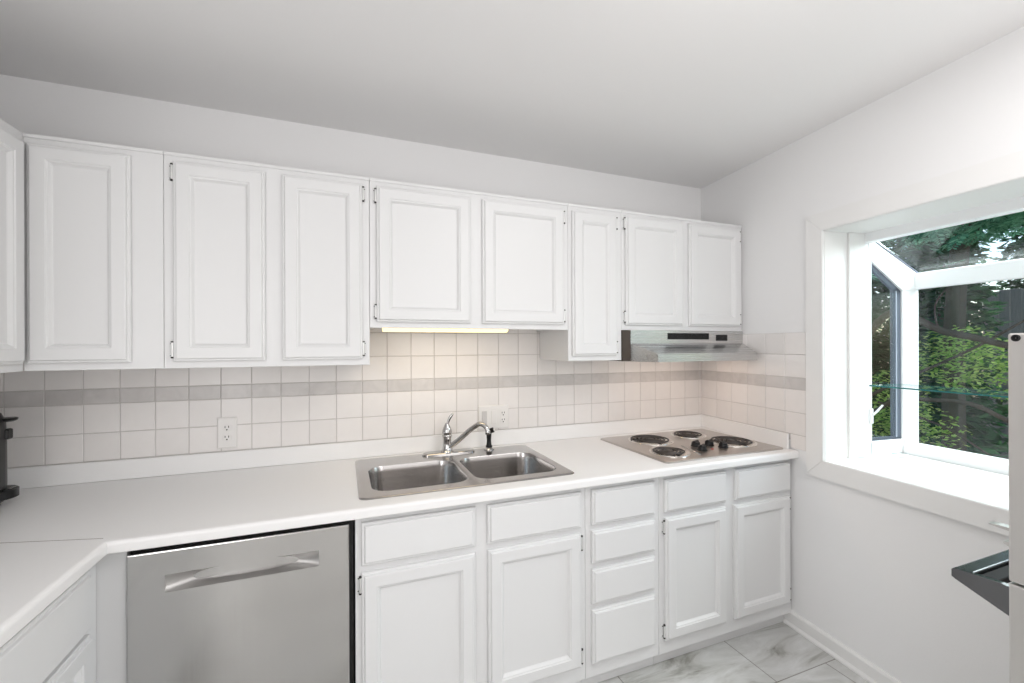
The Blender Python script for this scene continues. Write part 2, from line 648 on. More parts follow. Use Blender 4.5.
r = base('white sink base cabinet with two false drawer fronts and two doors', -2.046, -1.205)
add_drawer(r, -2.027, -1.651, DRZ0, DRZ1, YB)
add_drawer(r, -1.606, -1.228, DRZ0, DRZ1, YB)
add_door(r, -2.027, -1.651, DOZ0, DOZ1, YB, 'L')
add_door(r, -1.604, -1.229, DOZ0, DOZ1, YB, 'R')
r = base('narrow white base cabinet with a stack of four drawers', -1.205, -.853)
for a, b in ((.659, .796), (.509, .637), (.351, .486), (.120, .329)):
    add_drawer(r, -1.181, -.880, a, b, YB)
r = base('white base cabinet under the electric cooktop with two drawers and two doors', -.853, -.0655)
add_drawer(r, -.830, -.490, DRZ0, DRZ1, YB)
add_drawer(r, -.433, -.083, DRZ0, DRZ1, YB)
add_door(r, -.827, -.491, DOZ0, DOZ1, YB, 'L')
add_door(r, -.440, -.086, DOZ0, DOZ1, YB, 'R')

# corner run on the left wall
r = thing('base_cabinet', (XL, -.66, 0), 'white base cabinet on the left wall, under the counter corner', 'cabinet', rz=math.pi / 2, group='base cabinets')
carcass(r, -1.10, .03, BZ, BT, -.624, open_top=True)
m = MB(); m.box(-1.10, .03, -.590, -.572, 0.0005, BZ - .0005, bev=.001); m.build('toe_kick', PAINT, r)
add_drawer(r, -.62, -.029, DRZ0 - .012, DRZ1, -.624)
add_door(r, -.62, -.029, DOZ0, DOZ1, -.624)
m = MB(); m.box(.0305, .050, -.688, -.620, BZ, BT, bev=.001)
m.build('corner_filler', PAINT, r)

# ------------------------------------------------------------------ countertop
YFR = -.666
XFR = -2.652
SINK = (-2.033, -1.224, -.597, -.058)      # x0 x1 y0 y1
COOK = (-.800, -.090, -.615, -.090)
wallx = lambda y: math.tan(WA) * (-y)       # wall line x at a given y (negative y)
r = thing('countertop', (0, 0, 0), 'white L-shaped laminate countertop holding the sink and the cooktop', 'countertop')
m = MB()
RB = .012
yA = YFR + RB
xA = XFR - RB
xsb = sorted([XL + .002, xA, SINK[0] + .03, SINK[1] - .03, COOK[0] + .025, COOK[1] - .025, -.066])
ysb = sorted([yA, SINK[2] + .025, SINK[3] - .025, COOK[2] + .02, COOK[3] - .02, -.002])
vv = {}
def gv(x, y, z):
    k = (round(x, 5), round(y, 5), z)
    if k not in vv:
        vv[k] = m.v((x, y, z))
    return vv[k]
for i in range(len(xsb) - 1):
    for j in range(len(ysb) - 1):
        a, b, c, d = xsb[i], xsb[i + 1], ysb[j], ysb[j + 1]
        cx, cy = (a + b) / 2, (c + d) / 2
        if SINK[0] + .02 < cx < SINK[1] - .02 and SINK[2] + .02 < cy < SINK[3] - .02:
            continue
        if COOK[0] + .02 < cx < COOK[1] - .02 and COOK[2] + .015 < cy < COOK[3] - .015:
            continue
        m.f([gv(a, c, CT), gv(b, c, CT), gv(b, d, CT), gv(a, d, CT)])
# strip against the angled wall
m.f([gv(-.066, yA, CT), m.v((wallx(yA) - .001, yA, CT)), m.v((-.001, -.002, CT)), gv(-.066, -.002, CT)])
YEND = -1.80
m.f([gv(XL + .002, yA, CT), m.v((XL + .002, YEND, CT)), m.v((xA, YEND, CT)), gv(xA, yA, CT)])
# rolled front edge swept along the two runs
prof = []
for k in range(7):
    a = math.radians(90 * k / 6)
    prof.append((RB * math.sin(a) - RB, CT - RB + RB * math.cos(a)))
prof += [(0, .8225), (-.0022, .820), (-.03, .820)]
rs = []
for (px, py, nx, ny) in ((wallx(YFR) - .001, YFR, 0, -1), (XFR, YFR, 1, -1), (XFR, YEND, 1, 0)):
    rs.append([(px + nx * d, py + ny * d, z) for d, z in prof])
m.rings(rs, False, False, False, True)
bmesh.ops.remove_doubles(m.bm, verts=m.bm.verts, dist=.0002)
m.build('worktop', LAM, r)
m = MB()      # laminate upstand along the walls
m.box(XL + .001, -.002, -.020, -.0075, CT + .0003, .928, bev=.0025, seg=2)
m.build('upstand', LAM, r)
m = MB()
m.box(-.020, -.0075, -.624, -.0215, CT + .0003, .928, bev=.0025, seg=2)
o = m.build('upstand', LAM, r); o.rotation_euler = (0, 0, WA)
m = MB()
m.box(XL + .001, XL + .0135, YEND, -.0215, CT + .0003, .928, bev=.0025, seg=2)
m.build('upstand', LAM, r)
m = MB()      # mitre seam in the laminate
p, q = Vector((-3.20, -.491, 0)), Vector((-2.672, -.6358, 0))
n = (q - p).cross(Vector((0, 0, 1))).normalized() * .0009
m.rings([[(*(p - n).xy, CT - .002), (*(p + n).xy, CT - .002), (*(p + n).xy, CT + .0003), (*(p - n).xy, CT + .0003)],
         [(*(q - n).xy, CT - .002), (*(q + n).xy, CT - .002), (*(q + n).xy, CT + .0003), (*(q - n).xy, CT + .0003)]], True, True, True)
m.build('seam', mat('seam_brown', (.22, .18, .15), .8, var=.2, vscale=50), r)

# ------------------------------------------------------------------ sink
r = thing('double_bowl_sink', (-1.63, -.32, CT), 'stainless steel double-bowl drop-in sink set in the white countertop', 'sink')
ox, oy, oz = -1.63, -.32, CT
x0, x1, y0, y1 = SINK[0] - ox, SINK[1] - ox, SINK[2] - oy, SINK[3] - oy
BL = (-1.988 - ox, -1.637 - ox, -.540 - oy, -.208 - oy)
BR = (-1.612 - ox, -1.262 - ox, -.540 - oy, -.208 - oy)
m = MB()
zt = .0045
outer_in = rrect(x0 + .012, x1 - .012, y0 + .012, y1 - .012, .022, zt)
holes = [rrect(*b, .062, zt, 8) for b in (BL, BR)]
plate_fill(m, outer_in, holes)
m.rings([rrect(x0, x1, y0, y1, .03, .0004), rrect(x0, x1, y0, y1, .03, .0012), rrect(x0 + .003, x1 - .003, y0 + .003, y1 - .003, .028, .0034),
         rrect(x0 + .008, x1 - .008, y0 + .008, y1 - .008, .025, .0044), rrect(x0 + .012, x1 - .012, y0 + .012, y1 - .012, .022, zt)], True, False, False, True)
bmesh.ops.remove_doubles(m.bm, verts=m.bm.verts, dist=.0001)
m.build('rim', SINKS, r)
for b in (BL, BR):
    m = MB()
    rs = []
    for ins, z, rr in ((0, zt, .062), (.0008, .0032, .0615), (.0018, .000, .061), (.0045, -.020, .060), (.014, -.145, .058), (.020, -.168, .055), (.034, -.184, .045), (.055, -.190, .03)):
        rs.append(rrect(b[0] + ins, b[1] - ins, b[2] + ins, b[3] - ins, rr, z, 8))
    m.rings(rs, True, False, True, True)
    bo = m.build('bowl', SINKS, r, recalc=False)
    for p in bo.data.polygons:
        pass
    m = MB()
    cx, cy = (b[0] + b[1]) / 2, (b[2] + b[3]) / 2
    m.lathe([(.045, -.1895), (.043, -.187), (.036, -.1875), (.034, -.1915), (.006, -.192), (.005, -.186), (.0005, -.185)], (cx, cy, 0), n=28)
    m.build('drain', CHROME, bo)

# ------------------------------------------------------------------ faucet and side sprayer
r = thing('kitchen_faucet', (-1.63, -.10, CT + .0046), 'chrome single-lever faucet with arched spout behind the sink', 'faucet')
m = MB()
prev = []
for ins, z in ((0, 0), (0, .005), (.004, .009), (.010, .011)):
    prev.append(rrect(-.115 + ins, .132 - ins, -.028 + ins * .8, .028 - ins * .8, .0275 - ins * .8, z, 8))
m.rings(prev, True, True, True, True)
m.build('deck_plate', CHROME, r)
m = MB()
m.lathe([(.030, .008), (.029, .014), (.023, .020), (.0205, .030), (.0195, .060), (.0205, .075), (.0225, .079), (.0225, .085), (.0205, .088),
         (.0225, .096), (.0215, .108), (.0165, .122), (.011, .133), (.0085, .140), (.0005, .143)], n=28)
m.build('body', CHROME, r)
m = MB()
m.tube([(.002, 0, .130), (.004, -.001, .142), (.009, -.002, .156), (.015, -.004, .168), (.023, -.006, .180), (.028, -.008, .187)],
       [.0075, .0062, .0065, .0075, .0062, .0025], 12, flat=.75)
m.build('lever', CHROME, r)
m = MB()
sp = [(.008, -.006, .026), (.026, -.020, .045), (.055, -.045, .076), (.085, -.070, .110), (.108, -.092, .133), (.121, -.108, .145), (.132, -.120, .146), (.143, -.133, .139), (.150, -.141, .127), (.152, -.144, .116)]
def smooth(path, n=5):
    P = [Vector(p) for p in path]
    out = []
    for i in range(len(P) - 1):
        a, b, c, d = P[max(i - 1, 0)], P[i], P[i + 1], P[min(i + 2, len(P) - 1)]
        for k in range(n):
            t = k / n
            out.append(.5 * ((2 * b) + (c - a) * t + (2 * a - 5 * b + 4 * c - d) * t * t + (3 * b - a - 3 * c + d) * t ** 3))
    out.append(P[-1])
    return out
spp = smooth(sp)
m.tube(spp, [.0125 - .0025 * i / len(spp) for i in range(len(spp))], 16)
so = m.build('spout', CHROME, r)
m = MB()
m.lathe([(.0105, -.012), (.0118, -.010), (.0118, .004), (.0102, .007)], (.152, -.144, .116), n=20, cap0=True)
m.build('aerator', CHROME, so)

r = thing('side_sprayer', (-1.425, -.10, CT + .0046), 'black and chrome pull-out side sprayer standing right of the faucet', 'sprayer')
m = MB(); m.lathe([(.024, 0), (.024, .003), (.020, .008), (.015, .011), (.0135, .013)], n=24, cap0=True, cap1=True); m.build('base_ring', CHROME, r)
m = MB(); m.lathe([(.0155, .0125), (.0158, .018), (.0120, .024), (.0105, .045), (.0125, .070), (.0130, .083), (.0095, .092), (.0005, .095)], n=20); m.build('handle', BLACK, r)
m = MB()
m.tube([(-.004, 0, .080), (.006, -.006, .090), (.020, -.013, .096)], [.011, .0125, .0125], 14); m.build('spray_head', BLACK, r)
m = MB()
d = Vector((.8, -.55, .1)).normalized()
c = Vector((.0215, -.0138, .0965))
u = d.cross(Vector((0, 0, 1))).normalized(); w = u.cross(d)
m.rings([[c + d * h + (u * math.cos(k * math.tau / 16) + w * math.sin(k * math.tau / 16)) * rr for k in range(16)] for rr, h in ((.0075, -.001), (.0075, .0015), (.006, .002))], True, True, True)
m.build('nozzle', PLATE, r)

# ------------------------------------------------------------------ cooktop
ccx, ccy = -.445, -.3525
r = thing('electric_cooktop', (ccx, ccy, CT), 'stainless steel electric cooktop with four coil burners in the countertop', 'cooktop')
x0, x1, y0, y1 = COOK[0] - ccx, COOK[1] - ccx, COOK[2] - ccy, COOK[3] - ccy
burn = [(-.585, -.243, .098), (-.305, -.213, .076), (-.668, -.480, .076), (-.222, -.428, .098)]
m = MB()
zt = .0075
holes = [circle(bx - ccx, by - ccy, R + .012, zt, 36) for bx, by, R in burn]
plate_fill(m, rrect(x0 + .012, x1 - .012, y0 + .012, y1 - .012, .010, zt), holes)
m.rings([rrect(x0, x1, y0, y1, .018, .0004), rrect(x0, x1, y0, y1, .018, .004), rrect(x0 + .003, x1 - .003, y0 + .003, y1 - .003, .016, .0068),
         rrect(x0 + .007, x1 - .007, y0 + .007, y1 - .007, .013, .0085), rrect(x0 + .012, x1 - .012, y0 + .012, y1 - .012, .010, zt)], True, False, False, True)
bmesh.ops.remove_doubles(m.bm, verts=m.bm.verts, dist=.0001)
m.build('deck', DECK, r)
for bx, by, R in burn:
    cx, cy = bx - ccx, by - ccy
    m = MB()
    m.lathe([(R + .016, .0078), (R + .015, .0105), (R + .010, .0105), (R + .004, .006), (R - .012, -.010), (R * .55, -.019), (.022, -.020), (.0005, -.020)], (cx, cy, 0), n=40)
    pan = m.build('drip_pan', PAN, r)
    m = MB()
    turns = 4 if R > .09 else 3.5
    N_ = int(turns * 36)
    path = []
    for k in range(N_ + 1):
        t = k / N_
        rr = .020 + (R - .020) * t
        a = t * turns * math.tau + (2.6 if R > .09 else .9)
        path.append((cx + rr * math.cos(a), cy + rr * math.sin(a), .0145))
    # leads running out to the side into the pan
    a = a + .25
    path.append((cx + (R + .004) * math.cos(a), cy + (R + .004) * math.sin(a), .012))
    m.tube(path, .0046, 8, flat=.8)
    co = m.build('coil', COIL, r)
    for q in range(3):
        a = q * math.tau / 3 + .4
        m = MB()
        m.tube([(cx + s * math.cos(a), cy + s * math.sin(a), .0085) for s in (.012, R * .98)], .0028, 6)
        m.build('support_bar', COIL, co)
    m = MB()
    m.lathe([(.0155, .012), (.0155, .0165), (.013, .0175), (.0005, .0175)], (cx, cy, 0), n=20)
    m.build('hub_cap', COIL, co)
for kx, ky in ((-.466, -.432), (-.389, -.440), (-.499, -.506), (-.358, -.497)):
    cx, cy = kx - ccx, ky - ccy
    m = MB()
    m.lathe([(.0235, .0078), (.0235, .011), (.0205, .0135), (.0195, .026), (.0175, .0295), (.0005, .0300)], (cx, cy, 0), n=24)
    a = random.uniform(.2, .6)
    dx, dy = math.cos(a) * .019, math.sin(a) * .019
    m.tube([(cx - dx, cy - dy, .0300), (cx + dx, cy + dy, .0300)], .0065, 8)
    m.build('knob', BLACK, r)
m = MB()
m.lathe([(.007, .0076), (.007, .0092), (.005, .0102), (.0005, .0104)], (-.437 - ccx, -.507 - ccy, 0), n=16)
m.build('indicator_light', RED, r)
m = MB()
m.tube([(-.526 - ccx, -.400 - ccy, .0078), (-.574 - ccx, -.577 - ccy, .0078)], .0032, 8)
m.build('trim_strip', CHROME, r)

# ------------------------------------------------------------------ range hood
r = thing('range_hood', (-.405, -.2, 1.28), 'stainless under-cabinet range hood above the cooktop', 'range hood')
ox, oy, oz = -.405, -.2, 1.28
L_ = lambda x, y, z: (x - ox, y - oy, z - oz)
m = MB()
zt_, zb_ = 1.4315, 1.279
xa, xb = -.776, -.040
m.rings([[L_(xa, -.010, z), L_(xb + .02, -.010, z), L_(xb, -.335, z), L_(xa, -.335, z)] for z in (zt_, 1.366)], True, True, False)
# canopy: slopes forward to a lip
la, lb, ly = -.719, -.090, -.465
A = [L_(xa, -.010, 1.366), L_(xb + .02, -.010, 1.366), L_(xb, -.335, 1.366), L_(xa, -.335, 1.366)]
Bq = [L_(xa, -.010, 1.3655), L_(xb + .02, -.010, 1.3655), L_(lb, ly, 1.318), L_(la, ly, 1.318)]
Cq = [L_(xa, -.010, zb_), L_(xb + .02, -.010, zb_), L_(lb, ly, zb_), L_(la, ly, zb_)]
va = [m.v(p) for p in A]; vb = [m.v(p) for p in Bq]; vc = [m.v(p) for p in Cq]
vm1 = m.v(L_(xb, -.335, zb_)); vm0 = m.v(L_(xa, -.335, zb_))
m.f([va[3], va[2], vb[2], vb[3]])            # sloping top
m.f([vb[3], vb[2], vc[2], vc[3]])            # lip
m.f([va[3], vb[3], vc[3], vm0]); m.f([va[0], va[3], vm0, vc[0]])
m.f([va[2], vm1, vc[2], vb[2]]); m.f([va[1], vc[1], vm1, va[2]])
m.f([va[0], vc[0], vc[1], va[1]])
# inner turned-in bottom flange
fl = [L_(xa + .02, -.03, zb_), L_(xb, -.03, zb_), L_(lb - .02, ly + .02, zb_), L_(la + .02, ly + .02, zb_)]
vf = [m.v(p) for p in fl]
vf2 = [m.v((p[0], p[1], p[2] + .03)) for p in fl]
loop = [vc[0], vc[1], vm1, vc[2], vc[3], vm0]
m.f([vc[0], vc[1], vf[1], vf[0]]); m.f([vc[1], vm1, vc[2], vf[2], vf[1]]); m.f([vc[2], vc[3], vf[3], vf[2]]); m.f([vc[3], vm0, vc[0], vf[0], vf[3]])
for i in range(4):
    j = (i + 1) % 4
    m.f([vf[i], vf[j], vf2[j], vf2[i]])
m.f(vf2)
bmesh.ops.remove_doubles(m.bm, verts=m.bm.verts, dist=.0007)
m.build('canopy', STEELH, r)
m = MB()
m.box(*[q for q in (-.553 - ox, -.281 - ox)], -.3362 - oy, -.3345 - oy, 1.387 - oz, 1.419 - oz, bev=.0006)
g = m.build('vent_grille', MBLACK, r)
m = MB()
for k in range(4):
    z = 1.392 + k * .0073 - oz
    m.box(-.550 - ox, -.284 - ox, -.3378 - oy, -.3362 - oy, z, z + .0016)
m.build('slats', BLACK, g)
m = MB()
m.box(-.232 - ox, -.153 - ox, -.3370 - oy, -.3345 - oy, 1.380 - oz, 1.412 - oz, bev=.0006)
g = m.build('control_panel', MBLACK, r)
for xk in (-.212, -.176):
    m = MB()
    m.box(xk - .012 - ox, xk + .012 - ox, -.3405 - oy, -.3370 - oy, 1.386 - oz, 1.402 - oz, bev=.0015)
    m.build('rocker_switch', BLACK if xk < -.2 else PLATE, g) if False else m.build('rocker_switch', BLACK, g)
m = MB()
m.box(-.8212 - ox, -.777 - ox, -.335 - oy, -.012 - oy, 1.281 - oz, 1.4312 - oz)  # dark sheet put where hood and cabinet leave a dim open gap
tag(m.build('gap_panel', BROWN, r), 'dark brown panel standing in for the dim gap beside the hood')
m = MB()
m.box(-.66 - ox, -.16 - ox, -.30 - oy, -.20 - oy, 1.3055 - oz, 1.309 - oz, bev=.0005)
m.build('lamp_lens', HOODLENS, r)

# ------------------------------------------------------------------ under-cabinet lamp
r = thing('under_cabinet_lamp', (-1.66, -.25, 1.43), 'lit warm strip lamp under the cabinet above the sink', 'lamp')
m = MB(); m.box(-.272, .272, -.045, .045, .006, .0195, bev=.003); m.build('housing', PLATE, r)
m = MB()
m.rings([[(x, .036 * math.cos(math.radians(180 + 180 * k / 8)), .006 + .019 * math.sin(math.radians(180 + 180 * k / 8))) for k in range(9)] for x in (-.268, .268)], True, True, True, True)
m.build('lens', WARM, r)
light('strip_lamp_light', 'AREA', (-1.66, -.25, 1.402), .42, (1, .80, .55), aim=(-1.66, -.12, 0), shape='RECTANGLE', size=.52, size_y=.06)

# ------------------------------------------------------------------ dishwasher
r = thing('dishwasher', (-2.3425, -.644, 0), 'stainless steel dishwasher with a recessed pocket handle', 'dishwasher')
ox, oy = -2.3425, -.644
m = MB()
hw = .2785
m.box(-hw - .001, .2915, .030, .60, .05, .8165); m.build('tub', MBLACK, r)
m = MB()
px0, px1, pz0, pz1 = -2.537 - ox, -2.150 - ox, .686, .735
z0, z1 = .105, .8005
fr = 0.0
# front skin around the pocket, bent edges, pocket scoop
def quad(a, b, c, d):
    m.f([m.v(p) for p in (a, b, c, d)])
e = .004
gx = [-hw + e, px0, px1, hw - e]
gz = [z0 + e, pz0, pz1, z1 - e]
for i in range(3):
    for j in range(3):
        if i == 1 and j == 1:
            continue
        quad((gx[i], fr, gz[j]), (gx[i + 1], fr, gz[j]), (gx[i + 1], fr, gz[j + 1]), (gx[i], fr, gz[j + 1]))
def rect(i, y):
    return [(-hw + i, y, z0 + i), (hw - i, y, z0 + i), (hw - i, y, z1 - i), (-hw + i, y, z1 - i)]
m.rings([rect(e, fr), rect(.0012, .0012), rect(0, .004), rect(0, .028)], True, False, True)
bmesh.ops.remove_doubles(m.bm, verts=m.bm.verts, dist=.0001)
door = m.build('door_panel', STEEL, r)
m = MB()
NU, NV = 28, 10
g = []
for i in range(NU + 1):
    u = i / NU
    row = []
    bow = .14 + .86 * max(0.0, math.sin(math.pi * u)) ** .85
    for j in range(NV + 1):
        v_ = j / NV
        prof_d = math.sin(math.pi * min(.93, v_ ** .76)) ** .7
        dpt = .048 * bow * prof_d
        row.append(m.v((px0 + (px1 - px0) * u, dpt, pz0 + (pz1 - pz0) * v_)))
    row.append(m.v((px0 + (px1 - px0) * u, .0005, pz1)))
    g.append(row)
for i in range(NU):
    for j in range(NV + 1):
        m.f([g[i][j], g[i + 1][j], g[i + 1][j + 1], g[i][j + 1]], True)
for row in (g[0], g[-1]):      # end walls of the pocket
    xe = row[0].co.x
    fr_ = [m.v((xe, .0005, w.co.z)) for w in row]
    for a_ in range(len(row) - 1):
        m.f([row[a_], row[a_ + 1], fr_[a_ + 1], fr_[a_]], True)
m.build('pocket_handle', POCKET, door)
m = MB(); m.box(-hw, hw, .05, .07, .002, .095, bev=.002); m.build('kick_plate', MBLACK, r)

# ------------------------------------------------------------------ outlets
def receptacle(m, cx, cz, y, rr=.0165):
    m.mi = 0
    m.lathe([(rr, 0), (rr, .0015), (rr - .001, .0022), (.0005, .0022)], (cx, y, cz), 'y', n=24)
    m.mi = 1
    for dx in (-.0062, .0062):
        m.box(cx + dx - .0013, cx + dx + .0013, y - .0032, y - .0015, cz - .0005, cz + .0075)
    m.box(cx - .0026, cx + .0026, y - .0032, y - .0015, cz - .0105, cz - .0055)


def plate(root, x0, x1, z0, z1, y):
    m = MB()
    m.panel(x0, x1, z0, z1, y, [(0, 0), (0, .003), (.002, .005), (.005, .0062)])
    return m.build('plate', PLATE, root)


yp = -.0072
r = thing('wall_outlet', (-2.525, yp, 1.005), 'white single duplex outlet on the tiles, above the dishwasher side', 'outlet')
plate(r, -.035, .035, -.063, .063, 0)
for dz in (.021, -.019):
    m = MB(); receptacle(m, 0, dz, -.0060); m.build('receptacle', [PLATE, SLOT], r)
m = MB(); m.lathe([(.003, .0065), (.003, .0075), (.0005, .0078)], (0, 0, .001), 'y', n=10); m.build('screw', PLATE, r)
r = thing('switch_plate', (-1.3705, yp, .997), 'white triple wall plate with two switches and an outlet behind the sink', 'switch plate')
plate(r, -.0805, .0805, -.059, .059, 0)
m = MB(); m.panel(-.063, -.037, -.035, .032, -.0060, [(0, 0), (0, .002), (.001, .003)]); tag(m.build('dimmer', SWITCH, r), 'grey dimmer paddle')
m = MB(); m.panel(-.014, .014, -.035, .033, -.0060, [(0, 0), (0, .0025), (.002, .004)]); m.build('rocker', PLATE, r)
m = MB()
m.mi = 0
m.panel(.036, .064, -.035, .034, -.0060, [(0, 0), (0, .0015), (.001, .002)])
receptacle(m, .050, .017, -.0070, .0125); receptacle(m, .050, -.018, -.0070, .0125)
m.build('receptacle', [PLATE, SLOT], r)

# ------------------------------------------------------------------ coffee machine
r = thing('coffee_machine', (-3.178, -.30, CT), 'small black pod coffee machine on the counter by the left wall', 'coffee machine')
m = MB()
m.rings([rrect(-.07, .075, -.09, .12, .04, z, 6) for z in (.0005, .010)] + [rrect(-.066, .071, -.086, .116, .04, .016, 6)], True, True, True, True)
m.build('foot', BLACK, r)
m = MB()
rs = []
for z, ins in ((.016, .006), (.05, .0), (.20, .0), (.27, .002), (.295, .010), (.310, .024), (.317, .045)):
    rs.append(rrect(-.082 + ins, .096 - ins, -.050 + ins, .12 - ins, max(.012, .05 - ins * .5), z, 6))
m.rings(rs, True, True, True, True)
m.build('housing', BLACK, r)
m = MB()
m.rings([rrect(.0, .113, .045, .135, .040, z, 6) for z in (.024, .028, .050)] + [rrect(.005, .108, .050, .130, .036, .054, 6)], True, True, True, True)
dt = m.build('drip_tray', BLACK, r)
m = MB()
for k in range(5):
    m.box(.098 + .002 * k - .0006, .098 + .002 * k + .0006, .075, .105, .0541, .0550)
m.build('grid', CHROME, dt)
m = MB()
m.box(.080, .1005, .075, .105, .21, .245, bev=.006, seg=2); m.build('spout', BLACK, r)
m = MB()
m.lathe([(.0005, .266), (.018, .267), (.026, .271), (.028, .276), (.025, .279), (.0005, .279)], (.086, .095, 0), n=24)
m.build('lever', BLACK, r)

# ------------------------------------------------------------------ window casing and garden window
tr_ = bpy.data.objects.new('trim_1', None); COL.objects.link(tr_); struct(tr_); tr_.rotation_euler = (0, 0, WA)
CW, CP = .083, .014
def cas(pts4, name):
    """frame board: four (s,z) corners of the board, mitred"""
    m = MB()
    out = [(-CP, -s, z) for s, z in pts4]
    inn = [(0, -s, z) for s, z in pts4]
    m.rings([inn, out], True, True, True)
    bmesh.ops.bevel(m.bm, geom=list(m.bm.edges), offset=.0025, segments=2, affect='EDGES')
    return m.build(name, TRIM, tr_)
a0, a1, b0, b1 = WS0, WS1, WZ0, WZ1
cas([(a0 - CW, b0 - CW), (a0, b0), (a0, b1), (a0 - CW, b1 + CW)], 'casing_side')
cas([(a1 + CW, b0 - CW), (a1, b0), (a1, b1), (a1 + CW, b1 + CW)], 'casing_side')
cas([(a0 - CW, b1 + CW), (a0, b1), (a1, b1), (a1 + CW, b1 + CW)], 'casing_head')
cas([(a0 - CW, b0 - CW), (a0, b0), (a1, b0), (a1 + CW, b0 - CW)], 'casing_apron')
# reveal boards lining the opening and the sill board
m = MB()
m.box(.0005, .226, -a0, -a0 + .012, b0, b1)
m.box(.135, .230, -a0 - .010, -a0, b0, b1, bev=.002)
m.build('reveal_board', TRIM, tr_)
m = MB()
m.box(.0005, .226, -a1 - .012, -a1, b0, b1)
m.box(.135, .230, -a1, -a1 + .010, b0, b1, bev=.002)
m.build('reveal_board', TRIM, tr_)
m = MB(); m.box(.0005, .226, -a1, -a0, b1, b1 + .012); m.build('reveal_head', TRIM, tr_)
m = MB(); m.box(.0005, .60, -a1, -a0, b0 - .018, b0); m.build('sill', TRIM, tr_)

wn_ = bpy.data.objects.new('window_1', None); COL.objects.link(wn_); struct(wn_); wn_.rotation_euler = (0, 0, WA)
O0, O1 = .231, .590       # room face and outer face of the box
ZF = 1.692                # top of front
m = MB()
# wall flange: header and jambs facing the room
m.box(O0, .285, -a1, -a0, 1.826, b1 + .02, bev=.003)
m.box(O0, .283, -a0 - .002, -a0 + .022, b0, 1.83, bev=.002)
m.box(O0, .283, -a1 - .022, -a1 + .002, b0, 1.83, bev=.002)
# front sill and front head rail, corner posts
m.box(.48, O1, -a1, -a0, b0 - .02, .882, bev=.003)
m.box(.560, O1, -a1, -a0, 1.622, 1.700, bev=.004)
for s, d in ((a0 - .02, -1), (a1 + .02, 1)):
    m.box(.480, O1, -s, -s + d * .022, b0, 1.690, bev=.003)
    m.box(.27, .50, -s, -s + d * .022, b0 - .0, .908, bev=.003)
    # sloping side rail under the roof pane
    y0_, y1_ = -s, -s + d * .024
    q = [(.262, 1.766), (.262, 1.862), (.585, 1.700), (.585, 1.640), (.500, 1.612)]
    q = [(.262, 1.755), (.262, 1.872), (.592, 1.690), (.592, 1.622), (.480, 1.614)]
    m.rings([[(x, y0_, z) for x, z in q], [(x, y1_, z) for x, z in q]], True, True, True)
m.build('frame', VINYL, wn_)
for s, d in ((a0 - .02, -1), (a1 + .02, 1)):
    # dark sash set into the side opening, with a screen bead
    m = MB()
    yy0, yy1 = -s - d * .004 + (0 if d < 0 else 0), -s + d * .012
    yy0, yy1 = -s + d * .002, -s + d * .014
    def beam(p0, p1, w):
        p0, p1 = Vector(p0), Vector(p1)
        t = (p1 - p0).normalized(); n = Vector((-t.y, t.x)) * w
        q = [p0, p1, p1 + n, p0 + n]
        m.rings([[(v_.x, yy0, v_.y) for v_ in q], [(v_.x, yy1, v_.y) for v_ in q]], True, True, True)
    beam((.480, .905), (.480, 1.622), .052)
    beam((.480, 1.616), (.283, 1.752), .030)
    beam((.283, .908), (.480, .908), .014)
    sash = m.build('side_sash', DKFRAME, wn_)
    m = MB()
    yy0, yy1 = -s + d * .0005, -s + d * .016
    beam((.452, .918), (.452, 1.612), .006)
    m.build('bead', mat('pale_sash_bead', (.42, .47, .55), .4, var=.03), sash)
    m = MB()
    q = [(.283, .91), (.44, .91), (.44, 1.62), (.283, 1.73)]
    yg = -s + d * .010
    m.rings([[(x, yg, z) for x, z in q], [(x, yg + d * .004, z) for x, z in q]], True, True, True)
    m.build('side_pane', GLASS, sash)
m = MB(); m.box(.570, .576, -a1 + .001, -a0 - .001, .875, 1.628); m.build('front_pane', GLASS, wn_)
m = MB()
q = [(.258, 1.852), (.262, 1.858), (.600, 1.704), (.596, 1.698)]
m.rings([[(x, -a0 - .012, z) for x, z in q], [(x, -a1 + .012, z) for x, z in q]], True, True, True)
m.build('roof_pane', ROOFGLASS, wn_)
m = MB()      # grey glazing gasket under the roof pane
for s, d in ((a0 - .02, -1), (a1 + .02, 1)):
    q = [(.268, 1.851), (.268, 1.856), (.580, 1.706), (.580, 1.701)]
    y0_ = -s + d * .024
    m.rings([[(x, y0_, z - .002) for x, z in q], [(x, y0_ + d * .004, z - .002) for x, z in q]], True, True, True)
m.build('gasket', DKFRAME, wn_)
m = MB()      # casement latch
m.box(.262, .283, -a0 - .009, -a0 - .002, .992, 1.062, bev=.002)
m.tube([(.272, -a0 - .010, 1.030), (.290, -a0 - .018, 1.050), (.316, -a0 - .024, 1.078)], [.006, .007, .006], 10, flat=.6)
m.build('latch', VINYL, wn_)

sh = thing('glass_shelf', (0, 0, 1.165), 'clear glass shelf with green edge across the garden window', 'shelf', rz=WA)
m = MB()
m.mi = 0
m.box(.262, .475, -a1 + .004, -a0 - .004, 0, .006)
m.bm.faces.ensure_lookup_table()
for f in m.bm.faces:
    if abs(f.normal.z) < .5:
        f.material_index = 1
so_ = m.build('glass_plate', [GLASS, EDGE], sh)

m = MB()
m.lathe([(.014, 0), (.024, .002), (.030, .016), (.031, .024), (.029, .024), (.027, .016), (.020, .005), (.0005, .004)], n=24)
o = m.build('dish', glass_mat('clear_dish_glass', (.92, .95, .95)))
o.location = (math.cos(WA) * .36 + math.sin(WA) * .862, math.sin(WA) * .36 - math.cos(WA) * .862, b0 + .0005)
tag(o, 'small clear dish on the window sill under the latch', 'dish')

